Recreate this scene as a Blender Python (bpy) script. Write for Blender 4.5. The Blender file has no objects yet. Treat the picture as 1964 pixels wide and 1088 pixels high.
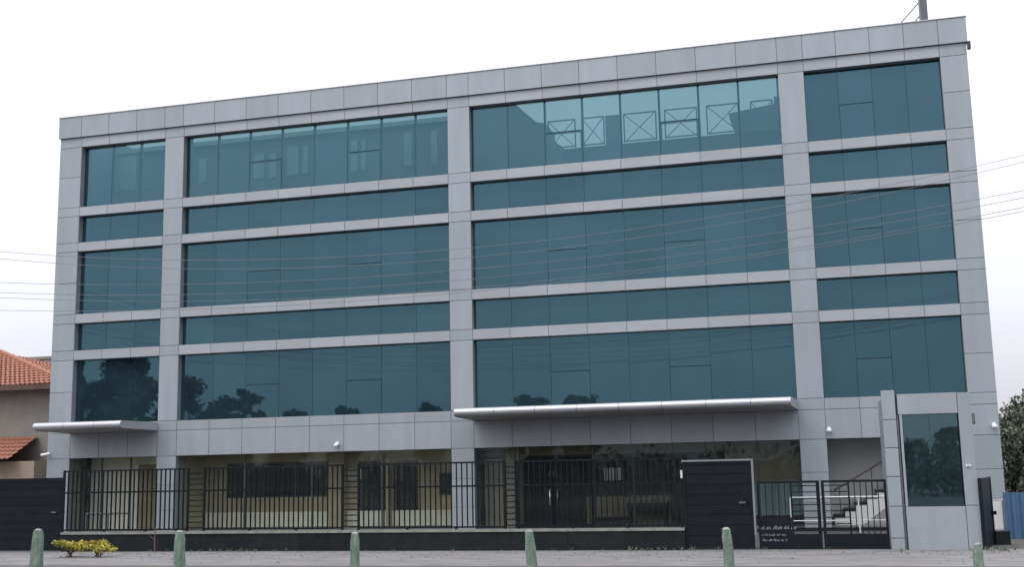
import bpy, bmesh, math, random
from mathutils import Vector, Matrix
random.seed(11)
scene = bpy.context.scene
COL = scene.collection

# ------------------------------------------------------------------ camera
cam_d = bpy.data.cameras.new('camera'); cam = bpy.data.objects.new('camera', cam_d); COL.objects.link(cam)
cam_d.sensor_width = 36.0; cam_d.lens = 2221.45 / 1964 * 36.0
cam_d.clip_start = 0.1; cam_d.clip_end = 3000
_r = Vector((0.96477022, 0.26229225, -0.02052307)); _u = Vector((0.06137713, -0.14853101, 0.98700121)); _f = Vector((-0.25583445, 0.95348902, 0.15939704))
cam.matrix_world = Matrix(((_r.x, _u.x, -_f.x, 10.4041), (_r.y, _u.y, -_f.y, -33.9582), (_r.z, _u.z, -_f.z, 1.85), (0, 0, 0, 1)))
scene.camera = cam

# ------------------------------------------------------------------ sky: bright overcast
SUN_EL, SUN_AZ = math.radians(58), math.radians(205)     # azimuth measured clockwise from +Y
world = bpy.data.worlds.new('World'); scene.world = world; world.use_nodes = True
nt = world.node_tree; nt.nodes.clear()
N = nt.nodes.new; L = nt.links.new
out = N('ShaderNodeOutputWorld')
sky = N('ShaderNodeTexSky'); sky.sky_type = 'NISHITA'; sky.sun_disc = False
sky.sun_elevation = SUN_EL; sky.sun_rotation = SUN_AZ; sky.dust_density = 6.0; sky.air_density = 1.0; sky.ozone_density = 1.0
bg1 = N('ShaderNodeBackground'); bg1.inputs['Strength'].default_value = 0.05
hs = N('ShaderNodeHueSaturation'); hs.inputs['Saturation'].default_value = 0.35
L(sky.outputs['Color'], hs.inputs['Color']); L(hs.outputs['Color'], bg1.inputs['Color'])
tc = N('ShaderNodeTexCoord'); sp = N('ShaderNodeSeparateXYZ'); L(tc.outputs['Generated'], sp.inputs[0])
mx = N('ShaderNodeMath'); mx.operation = 'MAXIMUM'; mx.inputs[1].default_value = 0.0; L(sp.outputs['Z'], mx.inputs[0])
ml = N('ShaderNodeMath'); ml.operation = 'MULTIPLY_ADD'; ml.inputs[1].default_value = 2.6; ml.inputs[2].default_value = 1.0; L(mx.outputs[0], ml.inputs[0])
nz = N('ShaderNodeTexNoise'); nz.inputs['Scale'].default_value = 2.2; nz.inputs['Detail'].default_value = 5.0; L(tc.outputs['Generated'], nz.inputs['Vector'])
mr = N('ShaderNodeMapRange'); mr.inputs['From Min'].default_value = 0.3; mr.inputs['From Max'].default_value = 0.7; mr.inputs['To Min'].default_value = 0.92; mr.inputs['To Max'].default_value = 1.08
L(nz.outputs['Fac'], mr.inputs['Value'])
mm = N('ShaderNodeMath'); mm.operation = 'MULTIPLY'; L(ml.outputs[0], mm.inputs[0]); L(mr.outputs[0], mm.inputs[1])
bg2 = N('ShaderNodeBackground'); bg2.inputs['Color'].default_value = (0.63, 0.635, 0.69, 1); L(mm.outputs[0], bg2.inputs['Strength'])
ad = N('ShaderNodeAddShader'); L(bg1.outputs[0], ad.inputs[0]); L(bg2.outputs[0], ad.inputs[1]); L(ad.outputs[0], out.inputs['Surface'])

sun_d = bpy.data.lights.new('sun', 'SUN'); sun_d.energy = 0.6; sun_d.angle = math.radians(25); sun_d.color = (1.0, 0.96, 0.9)
sun = bpy.data.objects.new('sun', sun_d); COL.objects.link(sun)
sd = Vector((math.sin(SUN_AZ) * math.cos(SUN_EL), math.cos(SUN_AZ) * math.cos(SUN_EL), math.sin(SUN_EL)))
sun.rotation_euler = sd.to_track_quat('Z', 'Y').to_euler()

scene.view_settings.view_transform = 'Standard'; scene.view_settings.look = 'None'
scene.view_settings.exposure = 0.0; scene.view_settings.gamma = 1.0; scene.view_settings.use_curve_mapping = False
scene.render.resolution_x = 1024; scene.render.resolution_y = 568

# ------------------------------------------------------------------ materials
def new_mat(name):
    m = bpy.data.materials.new(name); m.use_nodes = True
    return m, m.node_tree, m.node_tree.nodes['Principled BSDF']
def mat(name, col, rough=0.6, metal=0.0, var=0.12, scale=3.0, stretch=(1, 1, 1), rnd=0.0, bump=0.0, bscale=40, spec=0.5, alt=None):
    """colour with noise variation, optional per-object variation, optional bump, optional second colour"""
    m, t, b = new_mat(name)
    n = t.nodes.new; l = t.links.new
    b.inputs['Roughness'].default_value = rough; b.inputs['Metallic'].default_value = metal
    b.inputs['Specular IOR Level'].default_value = spec
    tc = n('ShaderNodeTexCoord'); mp = n('ShaderNodeMapping'); mp.inputs['Scale'].default_value = stretch
    geo = n('ShaderNodeNewGeometry'); l(geo.outputs['Position'], mp.inputs['Vector'])
    nz = n('ShaderNodeTexNoise'); nz.inputs['Scale'].default_value = scale; nz.inputs['Detail'].default_value = 6; nz.inputs['Roughness'].default_value = 0.6
    l(mp.outputs[0], nz.inputs['Vector'])
    rp = n('ShaderNodeValToRGB'); a = rp.color_ramp.elements
    a[0].position = 0.3; a[1].position = 0.72
    c2 = alt if alt else [min(1, c * (1 + var)) for c in col]
    c1 = col if alt else [c * (1 - var) for c in col]
    a[0].color = (*c1, 1); a[1].color = (*c2, 1)
    l(nz.outputs['Fac'], rp.inputs['Fac'])
    last = rp.outputs['Color']
    if rnd:
        oi = n('ShaderNodeObjectInfo'); r2 = n('ShaderNodeMapRange'); r2.inputs['To Min'].default_value = 1 - rnd; r2.inputs['To Max'].default_value = 1 + rnd
        l(oi.outputs['Random'], r2.inputs['Value'])
        h = n('ShaderNodeHueSaturation'); l(r2.outputs[0], h.inputs['Value']); l(last, h.inputs['Color'])
        last = h.outputs['Color']
    l(last, b.inputs['Base Color'])
    if bump:
        n2 = n('ShaderNodeTexNoise'); n2.inputs['Scale'].default_value = bscale; n2.inputs['Detail'].default_value = 5
        l(geo.outputs['Position'], n2.inputs['Vector'])
        bp = n('ShaderNodeBump'); bp.inputs['Strength'].default_value = bump; bp.inputs['Distance'].default_value = 0.02
        l(n2.outputs['Fac'], bp.inputs['Height']); l(bp.outputs[0], b.inputs['Normal'])
    return m
def glass(name, refl, trans, rough=0.015, wave=0.0012, film=(0.006, 0.007, 0.007)):
    """coated glass: tinted mirror reflection plus tinted see-through (values per face)"""
    m = bpy.data.materials.new(name); m.use_nodes = True; t = m.node_tree; t.nodes.clear()
    n = t.nodes.new; l = t.links.new
    o = n('ShaderNodeOutputMaterial'); g = n('ShaderNodeBsdfGlossy'); tr = n('ShaderNodeBsdfTransparent'); a = n('ShaderNodeAddShader')
    g.inputs['Color'].default_value = (*refl, 1); g.inputs['Roughness'].default_value = rough
    tr.inputs['Color'].default_value = (*trans, 1)
    oi = n('ShaderNodeObjectInfo'); r2 = n('ShaderNodeMapRange'); r2.inputs['To Min'].default_value = 0.93; r2.inputs['To Max'].default_value = 1.07
    l(oi.outputs['Random'], r2.inputs['Value'])
    h = n('ShaderNodeHueSaturation'); h.inputs['Color'].default_value = (*refl, 1); l(r2.outputs[0], h.inputs['Value']); l(h.outputs[0], g.inputs['Color'])
    ge = n('ShaderNodeNewGeometry'); nz = n('ShaderNodeTexNoise'); nz.inputs['Scale'].default_value = 0.9; nz.inputs['Detail'].default_value = 2
    l(ge.outputs['Position'], nz.inputs['Vector'])
    bp = n('ShaderNodeBump'); bp.inputs['Strength'].default_value = 1.0; bp.inputs['Distance'].default_value = wave
    l(nz.outputs['Fac'], bp.inputs['Height']); l(bp.outputs[0], g.inputs['Normal'])
    l(g.outputs[0], a.inputs[0]); l(tr.outputs[0], a.inputs[1])
    df = n('ShaderNodeBsdfDiffuse'); a2 = n('ShaderNodeAddShader')          # diffuse film: dust on the pane, plus interior haze put into its colour
    z2 = n('ShaderNodeTexNoise'); z2.inputs['Scale'].default_value = 0.7; z2.inputs['Detail'].default_value = 6; l(ge.outputs['Position'], z2.inputs['Vector'])
    rp = n('ShaderNodeValToRGB'); e = rp.color_ramp.elements; e[0].position = 0.3; e[1].position = 0.75
    e[0].color = (*[c * 0.75 for c in film], 1); e[1].color = (*[c * 1.35 for c in film], 1); l(z2.outputs['Fac'], rp.inputs['Fac']); l(rp.outputs[0], df.inputs['Color'])
    l(a.outputs[0], a2.inputs[0]); l(df.outputs[0], a2.inputs[1]); l(a2.outputs[0], o.inputs['Surface'])
    return m

M = {}
M['panel'] = mat('silver_composite_panel', (0.282, 0.309, 0.332), 0.5, 0.25, 0.075, 2.2, (1, 1, 0.14), rnd=0.055)
M['band'] = mat('silver_band_panel', (0.315, 0.335, 0.356), 0.5, 0.25, 0.06, 2.2, (0.3, 1, 1), rnd=0.06)
M['panel_light'] = mat('satin_aluminium', (0.43, 0.44, 0.47), 0.40, 0.55, 0.05, 2.0)
M['soffit'] = mat('canopy_soffit', (0.36, 0.34, 0.33), 0.6)
M['joint'] = mat('panel_joint', (0.06, 0.06, 0.07), 0.8)
M['reveal'] = mat('shaded_reveal_metal', (0.20, 0.22, 0.24), 0.6, 0.1, 0.08)  # darker than the cladding: part of the recess shadow is in this colour
M['glass'] = glass('blue_coated_glass', (0.038, 0.073, 0.092), (0.335, 0.42, 0.42), film=(0.0095, 0.0185, 0.0255))
M['glass_ground'] = glass('ground_floor_glass', (0.022, 0.023, 0.022), (0.90, 0.90, 0.86))
M['glass_dark'] = glass('dark_tinted_glass', (0.016, 0.020, 0.021), (0.78, 0.80, 0.79))
M['glass_cabin'] = glass('cabin_glass', (0.060, 0.100, 0.110), (0.35, 0.37, 0.38), film=(0.009, 0.017, 0.019))
M['mullion'] = mat('dark_mullion', (0.04, 0.06, 0.072), 0.5, 0.2)
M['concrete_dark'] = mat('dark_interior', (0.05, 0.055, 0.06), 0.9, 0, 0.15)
M['slab'] = mat('floor_slab', (0.16, 0.16, 0.16), 0.9)
M['white_wall'] = mat('pale_render', (0.50, 0.50, 0.48), 0.85, 0, 0.08)
M['cream'] = mat('cream_wall', (0.42, 0.38, 0.30), 0.85, 0, 0.08)
M['pale_green'] = mat('pale_dado', (0.80, 0.83, 0.78), 0.7, 0, 0.08)
M['brown_wall'] = mat('brown_wall', (0.26, 0.22, 0.16), 0.85, 0, 0.15, 1.5)
M['teal_wall'] = mat('teal_curtain', (0.27, 0.38, 0.38), 0.85, 0, 0.3, 9, (1, 1, 0.05))
M['stair_wall'] = mat('porch_wall', (0.78, 0.79, 0.79), 0.8, 0, 0.04)
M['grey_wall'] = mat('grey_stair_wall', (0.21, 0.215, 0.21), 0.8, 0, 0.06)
M['white'] = mat('white_paint', (0.52, 0.53, 0.53), 0.5, 0, 0.06)
M['terrace'] = mat('terrace_wall', (0.13, 0.15, 0.15), 0.9, 0, 0.1)
M['terrace_pale'] = mat('terrace_pale_wall', (0.34, 0.37, 0.36), 0.9, 0, 0.1)
M['terrace_rail'] = mat('terrace_rail_steel', (0.02, 0.025, 0.027), 0.6, 0.0)
M['black'] = mat('black_gate_paint', (0.006, 0.009, 0.013), 0.5, 0.0, 0.25, 4, rnd=0.10, spec=0.12, alt=(0.011, 0.013, 0.016))
M['granite'] = mat('black_granite', (0.007, 0.010, 0.013), 0.45, 0, 0.5, 3.5, spec=0.15, alt=(0.017, 0.019, 0.020), rnd=0.12)
M['coping'] = mat('grey_coping', (0.19, 0.20, 0.18), 0.8, 0, 0.25, 6)
M['steel'] = mat('stainless', (0.55, 0.56, 0.57), 0.35, 0.8, 0.05)
M['trim'] = mat('aluminium_trim', (0.20, 0.22, 0.23), 0.5, 0.3, 0.1)
M['soil'] = mat('dusty_ground', (0.065, 0.06, 0.05), 0.95, 0, 0.2, 1.1, bump=0.5, bscale=14, alt=(0.12, 0.105, 0.095))
M['pave'] = mat('concrete_apron', (0.115, 0.115, 0.115), 0.9, 0, 0.2, 0.9, (1, 2.5, 1), bump=0.4, bscale=30, alt=(0.215, 0.21, 0.21))
def _stain(m):
    t = m.node_tree; n = t.nodes.new; l = t.links.new; b = t.nodes['Principled BSDF']; src = b.inputs['Base Color'].links[0].from_socket
    ge = n('ShaderNodeNewGeometry')
    def layer(src, scale, lo, hi, col, f):
        z = n('ShaderNodeTexNoise'); z.inputs['Scale'].default_value = scale; z.inputs['Detail'].default_value = 8; z.inputs['Roughness'].default_value = 0.7; l(ge.outputs['Position'], z.inputs['Vector'])
        k = n('ShaderNodeMapRange'); k.inputs['From Min'].default_value = lo; k.inputs['From Max'].default_value = hi; k.inputs['To Max'].default_value = f; l(z.outputs['Fac'], k.inputs['Value'])
        x = n('ShaderNodeMix'); x.data_type = 'RGBA'; l(k.outputs[0], x.inputs['Factor']); l(src, x.inputs['A']); x.inputs['B'].default_value = (*col, 1); return x.outputs['Result']
    c = layer(src, 0.55, 0.55, 0.72, (0.22, 0.15, 0.135), 0.6)
    c = layer(c, 2.6, 0.58, 0.70, (0.07, 0.068, 0.065), 0.55)
    l(c, b.inputs['Base Color'])
_stain(M['pave'])
M['dark_pave'] = mat('dark_paving', (0.06, 0.06, 0.06), 0.9, 0, 0.2, 2)
M['gravel'] = mat('grit', (0.13, 0.12, 0.11), 0.95, 0, 0.3, 30)
M['red_soil'] = mat('red_soil', (0.15, 0.115, 0.108), 0.95, 0, 0.2, 5, bump=0.6, bscale=20)
M['asphalt'] = mat('asphalt', (0.045, 0.045, 0.047), 0.85, 0, 0.2, 4, bump=0.5, bscale=80)
M['kerb'] = mat('kerb_concrete', (0.22, 0.22, 0.21), 0.9, 0, 0.15, 6)
M['paint'] = mat('road_paint', (0.6, 0.6, 0.57), 0.7, 0, 0.15, 8)
M['stone_green'] = mat('green_painted_stone', (0.06, 0.12, 0.088), 0.85, 0, 0.2, 12, (1, 1, 0.35), alt=(0.20, 0.245, 0.205), bump=0.8, bscale=35)
M['stone_bare'] = mat('bare_stone', (0.27, 0.29, 0.26), 0.9, 0, 0.2, 14, bump=0.8, bscale=45)
M['tile'] = mat('terracotta_tile', (0.25, 0.095, 0.06), 0.85, 0, 0.25, 5, alt=(0.33, 0.15, 0.10))
M['beige'] = mat('beige_render', (0.21, 0.20, 0.18), 0.9, 0, 0.1, 1.5)
M['tan'] = mat('tan_render', (0.28, 0.23, 0.185), 0.9, 0, 0.1, 1.5)
M['offwhite'] = mat('offwhite_render', (0.33, 0.32, 0.33), 0.9, 0, 0.1, 1.0)
M['blue'] = mat('blue_sheet', (0.055, 0.12, 0.215), 0.55, 0.1, 0.12, 2)
M['wood'] = mat('weathered_wood', (0.10, 0.06, 0.045), 0.9)
M['wire'] = mat('cable', (0.14, 0.145, 0.15), 0.7)
M['post'] = mat('grey_steel_post', (0.10, 0.10, 0.115), 0.55, 0.3)
M['bark'] = mat('bark', (0.09, 0.07, 0.05), 0.95, 0, 0.3, 8)
M['letter'] = mat('white_lettering', (0.17, 0.185, 0.20), 0.7, 0, 0.4, 60)
M['camwhite'] = mat('camera_housing', (0.75, 0.75, 0.75), 0.4)
M['lens'] = mat('black_lens', (0.01, 0.01, 0.01), 0.1)
M['sofa'] = mat('dark_upholstery', (0.02, 0.02, 0.02), 0.7)
def leafmat(name, c1, c2):
    m, t, b = new_mat(name); n = t.nodes.new; l = t.links.new
    ge = n('ShaderNodeNewGeometry'); nz = n('ShaderNodeTexNoise'); nz.inputs['Scale'].default_value = 1.3; nz.inputs['Detail'].default_value = 6
    l(ge.outputs['Position'], nz.inputs['Vector'])
    rp = n('ShaderNodeValToRGB'); a = rp.color_ramp.elements; a[0].position = 0.35; a[1].position = 0.68; a[0].color = (*c1, 1); a[1].color = (*c2, 1)
    l(nz.outputs['Fac'], rp.inputs['Fac']); l(rp.outputs[0], b.inputs['Base Color']); b.inputs['Roughness'].default_value = 0.6
    return m
M['leaf'] = leafmat('leaf_green', (0.05, 0.075, 0.035), (0.11, 0.15, 0.07))
M['leaf_grey'] = leafmat('leaf_grey_green', (0.075, 0.09, 0.062), (0.13, 0.15, 0.105))
M['leaf_yellow'] = leafmat('leaf_yellow', (0.13, 0.15, 0.03), (0.48, 0.40, 0.06))

# ------------------------------------------------------------------ helpers
def empty(name, loc=(0, 0, 0), rz=0.0):
    o = bpy.data.objects.new(name, None); o.location = loc; o.rotation_euler = (0, 0, rz); o.empty_display_size = 0.2
    COL.objects.link(o); return o
def tag(o, label, cat, group=None):
    o['label'] = label; o['category'] = cat
    if group: o['group'] = group
    return o
def struct(o):
    o['kind'] = 'structure'; return o
def wloc(o):
    v = Vector(o.location); p = o.parent
    while p is not None:
        v += Vector(p.location); p = p.parent
    return v
_cache = {}
BOXF = [(0, 3, 2, 1), (4, 5, 6, 7), (0, 1, 5, 4), (1, 2, 6, 5), (2, 3, 7, 6), (3, 0, 4, 7)]
def boxverts(x0, x1, y0, y1, z0, z1):
    return [(x0, y0, z0), (x1, y0, z0), (x1, y1, z0), (x0, y1, z0), (x0, y0, z1), (x1, y0, z1), (x1, y1, z1), (x0, y1, z1)]
def link(name, me, parent, loc):
    o = bpy.data.objects.new(name, me); COL.objects.link(o)
    if parent is not None:
        o.parent = parent; o.location = Vector(loc) - wloc(parent)
    else:
        o.location = loc
    return o
def box(name, m, parent, x0, x1, y0, y1, z0, z1, tilt=0.0):
    """one block as one object, mesh shared between equal blocks (world coordinates; parents are unrotated)"""
    d = (round(x1 - x0, 4), round(y1 - y0, 4), round(z1 - z0, 4)); k = (d, m)
    if k not in _cache:
        a, b, c = d[0] / 2, d[1] / 2, d[2] / 2
        me = bpy.data.meshes.new(name); me.from_pydata(boxverts(-a, a, -b, b, -c, c), [], BOXF); me.materials.append(M[m]); _cache[k] = me
    o = link(name, _cache[k], parent, ((x0 + x1) / 2, (y0 + y1) / 2, (z0 + z1) / 2))
    if tilt: o.rotation_euler = (random.uniform(-tilt, tilt), 0, random.uniform(-tilt, tilt))
    return o
class MB:
    """collects shapes for one mesh object"""
    def __init__(s): s.v = []; s.f = []
    def add(s, v, f):
        n = len(s.v); s.v += [tuple(p) for p in v]; s.f += [tuple(i + n for i in q) for q in f]; return s
    def box(s, *a): return s.add(boxverts(*a), BOXF)
    def obox(s, p, q, w, h, up=(0, 0, 1)):
        p = Vector(p); q = Vector(q); d = (q - p).normalized(); u = Vector(up)
        sd = d.cross(u)
        if sd.length < 1e-4: sd = d.cross(Vector((0, 1, 0)))
        sd.normalize(); up2 = sd.cross(d).normalized(); a = sd * w / 2; b = up2 * h / 2
        return s.add([p - a - b, p + a - b, p + a + b, p - a + b, q - a - b, q + a - b, q + a + b, q - a + b], [(0, 3, 2, 1), (4, 5, 6, 7), (0, 1, 5, 4), (1, 2, 6, 5), (2, 3, 7, 6), (3, 0, 4, 7)])
    def tube(s, pts, rad, n=6):
        pts = [Vector(p) for p in pts]; rad = rad if isinstance(rad, (list, tuple)) else [rad] * len(pts)
        base = len(s.v); x = None
        for i, p in enumerate(pts):
            d = (pts[min(i + 1, len(pts) - 1)] - pts[max(i - 1, 0)]).normalized()
            if x is None: x = d.cross(Vector((0, 0, 1)) if abs(d.z) < 0.9 else Vector((1, 0, 0))).normalized()
            x = (x - d * x.dot(d)).normalized(); y = d.cross(x)
            for k in range(n):
                a = 2 * math.pi * k / n; s.v.append(tuple(p + (x * math.cos(a) + y * math.sin(a)) * rad[i]))
        for i in range(len(pts) - 1):
            for k in range(n):
                a = base + i * n + k; b = base + i * n + (k + 1) % n; s.f.append((a, b, b + n, a + n))
        s.f.append(tuple(base + k for k in reversed(range(n)))); e = base + (len(pts) - 1) * n; s.f.append(tuple(e + k for k in range(n)))
        return s
    def prism_y(s, poly, y0, y1):
        n = len(poly); v = [(x, y0, z) for x, z in poly] + [(x, y1, z) for x, z in poly]
        f = [tuple(range(n)), tuple(reversed(range(n, 2 * n)))] + [(i, i + n, (i + 1) % n + n, (i + 1) % n) for i in range(n)]
        return s.add(v, f)
    def prism_x(s, poly, x0, x1):
        n = len(poly); v = [(x0, y, z) for y, z in poly] + [(x1, y, z) for y, z in poly]
        f = [tuple(range(n)), tuple(reversed(range(n, 2 * n)))] + [(i, i + n, (i + 1) % n + n, (i + 1) % n) for i in range(n)]
        return s.add(v, f)
    def build(s, name, m, parent=None, org=None, smooth=False):
        org = Vector(org) if org is not None else (wloc(parent) if parent is not None else Vector((0, 0, 0)))
        me = bpy.data.meshes.new(name); me.from_pydata([tuple(Vector(p) - org) for p in s.v], [], s.f); me.materials.append(M[m])
        bm = bmesh.new(); bm.from_mesh(me); bmesh.ops.recalc_face_normals(bm, faces=bm.faces); bm.to_mesh(me); bm.free()
        if smooth:
            for p in me.polygons: p.use_smooth = True
        return link(name, me, parent, org)
def holed_wall(mb, x0, x1, y0, y1, z0, z1, holes):
    xs = sorted({x0, x1, *[h[0] for h in holes], *[h[1] for h in holes]}); zs = sorted({z0, z1, *[h[2] for h in holes], *[h[3] for h in holes]})
    for i in range(len(xs) - 1):
        for j in range(len(zs) - 1):
            cx, cz = (xs[i] + xs[i + 1]) / 2, (zs[j] + zs[j + 1]) / 2
            if not any(h[0] < cx < h[1] and h[2] < cz < h[3] for h in holes): mb.box(xs[i], xs[i + 1], y0, y1, zs[j], zs[j + 1])
    return mb

# ------------------------------------------------------------------ ground
def sheet(name, m, x0, x1, y0, y1, z):
    return struct(MB().add([(x0, y0, z), (x1, y0, z), (x1, y1, z), (x0, y1, z)], [(0, 1, 2, 3)]).build(name, m))
sheet('ground', 'soil', -700, 700, -500, 900, 0.0)
sheet('compound_paving', 'dark_pave', -14, 14.2, -7.2, 9, 0.006)
sheet('pavement', 'pave', -60, 60, -11.6, -7.2, 0.004)
sheet('road', 'asphalt', -300, 300, -29, -17.6, 0.004)
struct(MB().box(-120, 120, -17.75, -17.6, 0, 0.12).build('kerb', 'kerb'))
mk = MB()
for i in range(-20, 21): mk.add([(i * 6, -23.4, 0.008), (i * 6 + 3, -23.4, 0.008), (i * 6 + 3, -23.28, 0.008), (i * 6, -23.28, 0.008)], [(0, 1, 2, 3)])
struct(mk.build('road_marking', 'paint'))

# ------------------------------------------------------------------ office building
bx0, c0i, c1l, c1r, c2l, c2r, c3l, c3r, c4l, bx1 = -15.046, -14.169, -10.879, -10.164, -0.731, 0.0, 9.6, 10.342, 14.141, 14.888
ZR, ZF, ZT, Z1t, Z1b, Z2t, Z2b, Z3t, Z3b, Z4t, Z4b, Z5 = [z + 3.6877 for z in (10.743, 9.988, 9.640, 7.487, 7.164, 6.230, 5.914, 3.735, 3.412, 2.486, 2.158, 0.0)]
ZJ, ZS = 3.6877 - 0.32, 3.6877 - 1.15
BAYS = [(c0i, c1l, 3), (c1r, c2l, 8), (c2r, c3l, 8), (c3r, c4l, 4)]
COLS = [(bx0, c0i), (c1l, c1r), (c2l, c2r), (c3l, c3r), (c4l, bx1)]
DEPTH = 9.0; GAP = 0.0075; PT = 0.04; GY = 0.22
B = tag(empty('office_building', (0, 0, 0)), 'long silver clad office block with blue glass bands behind the black fence', 'building')
TL = 0.0016
def bay_x(b):
    x0, x1, n = BAYS[b]; return [x0 + (x1 - x0) * i / n for i in range(n + 1)]
def panel(name, x0, x1, z0, z1, y=0.0):
    return box(name, 'band' if name in ('band_panel', 'frieze_panel') else 'panel', B, x0 + GAP, x1 - GAP, y, y + PT, z0 + GAP, z1 - GAP, TL)
# backing frame behind the cladding: piers and beams (joints show it, reveals and soffits are its faces)
for i, (a, b) in enumerate(COLS):
    box('pier', 'reveal', B, a + 0.004, b - 0.004, 0.028, 0.62, 0.0, ZF + 0.01)
for b in range(4):
    x0, x1, _ = BAYS[b]
    for z0, z1 in ((ZT, ZF), (Z1b, Z1t), (Z2b, Z2t), (Z3b, Z3t), (Z4b, Z4t), (ZS, Z5)):
        box('beam', 'reveal', B, x0 - 0.004, x1 + 0.004, 0.028, 0.34, z0 + 0.004, z1 - 0.004)
box('parapet_core', 'reveal', B, bx0 - 0.03, bx1 + 0.03, -0.05, 0.30, ZF + 0.012, ZR - 0.006)
# top fascia, standing proud of the wall
xs = [bx0 - 0.035, c0i] + bay_x(0)[1:] + bay_x(1) + bay_x(2) + bay_x(3) + [bx1 + 0.035]
for i in range(len(xs) - 1): panel('fascia_panel', xs[i], xs[i + 1], ZF, ZR, -0.075)
box('roof_coping', 'panel_light', B, bx0 - 0.045, bx1 + 0.045, -0.10, 0.32, ZR - 0.003, ZR + 0.025)
for b in range(4):
    x = bay_x(b)
    for i in range(len(x) - 1):
        panel('frieze_panel', x[i], x[i + 1], ZT, ZF)
        for z0, z1 in ((Z1b, Z1t), (Z2b, Z2t), (Z3b, Z3t), (Z4b, Z4t)): panel('band_panel', x[i], x[i + 1], z0, z1)
        panel('sill_panel', x[i], x[i + 1], ZJ, Z5); panel('base_panel', x[i], x[i + 1], ZS, ZJ)
for i, (a, b) in enumerate(COLS):
    zz = [0.0, 0.78, 1.62, ZS, ZJ, Z5, Z4b, Z4t, Z3b, Z3t, Z2b, Z2t, Z1b, Z1t, ZT, ZF]
    if i in (0, 4): zz += [(Z5 + Z4b) / 2, (Z3t + Z2b) / 2, (Z1t + ZT) / 2]
    zz = sorted(zz)
    for k in range(len(zz) - 1): panel('column_panel', a, b, zz[k], zz[k + 1])
# curtain wall glass
ROWS = [(Z5, Z4b, 1), (Z4t, Z3b, 0), (Z3t, Z2b, 1), (Z2t, Z1b, 0), (Z1t, ZT, 1)]
VENT = {0: (), 1: (2, 5), 2: (2, 5), 3: (1,)}
GG = 0.005
for b in range(4):
    x = bay_x(b)
    for ri, (z0, z1, tall) in enumerate(ROWS):
        for i in range(len(x) - 1):
            if tall and i in VENT[b]:
                zm = z0 + (z1 - z0) * 0.5
                box('glass_pane', 'glass', B, x[i] + GG, x[i + 1] - GG, GY, GY + 0.012, zm + 0.012, z1 + 0.003, 0.0035)
                v = MB()
                xa, xb, za, zb = x[i] + 0.03, x[i + 1] - 0.03, z0 + 0.02, zm - 0.012
                for q in ((xa, xb, za, za + 0.04), (xa, xb, zb - 0.04, zb), (xa, xa + 0.04, za, zb), (xb - 0.04, xb, za, zb)): v.box(q[0], q[1], GY + 0.013, GY + 0.033, q[2], q[3])
                vs = v.build('vent_sash', 'mullion', B, org=((xa + xb) / 2, GY, (za + zb) / 2))
                vs.location = Vector(((xa + xb) / 2, GY, (za + zb) / 2))
                box('vent_glass', 'glass', vs, x[i] + GG + 0.004, x[i + 1] - GG - 0.004, GY - 0.002, GY + 0.010, z0 - 0.002, zm - 0.012)
                box('transom', 'mullion', B, x[i] + 0.03, x[i + 1] - 0.03, GY + 0.034, GY + 0.10, zm - 0.035, zm + 0.035)
            else:
                box('glass_pane', 'glass', B, x[i] + GG, x[i + 1] - GG, GY, GY + 0.012, z0 - 0.003, z1 + 0.003, 0.0035)
        for i in range(len(x)):
            xx = x[i]
            if i == 0: xx += 0.035
            if i == len(x) - 1: xx -= 0.035
            box('mullion', 'mullion', B, xx - 0.03, xx + 0.03, GY + 0.034, GY + 0.12, z0 - 0.002, z1 + 0.002)
# body: floors, side and back walls, roof
box('side_wall', 'panel', B, bx0 + 0.01, bx0 + 0.22, 0.63, DEPTH, 0, ZR - 0.02)
box('side_wall', 'panel', B, bx1 - 0.22, bx1 - 0.01, 0.63, DEPTH, 0, ZF - 0.3)
bw = MB(); holed_wall(bw, bx0 + 0.22, bx1 - 0.22, DEPTH - 0.2, DEPTH, 0, 11.2, [(0.2, 9.4, 0.1, 2.4)])
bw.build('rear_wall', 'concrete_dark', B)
for z in (2.95, 6.6, 10.35): box('floor_slab', 'slab', B, bx0 + 0.24, bx1 - 0.24, 0.64, DEPTH - 0.22, z, z + 0.16)
box('ground_slab', 'slab', B, bx0 + 0.24, bx1 - 0.24, 0.30, DEPTH - 0.22, 0.01, 0.12)
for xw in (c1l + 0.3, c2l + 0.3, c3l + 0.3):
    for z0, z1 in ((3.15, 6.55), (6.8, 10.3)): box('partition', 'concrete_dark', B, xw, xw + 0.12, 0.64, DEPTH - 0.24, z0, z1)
for z0, z1 in ((3.15, 6.55), (6.8, 10.3)): box('back_partition', 'concrete_dark', B, bx0 + 0.3, bx1 - 0.3, 5.0, 5.1, z0, z1)
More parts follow.
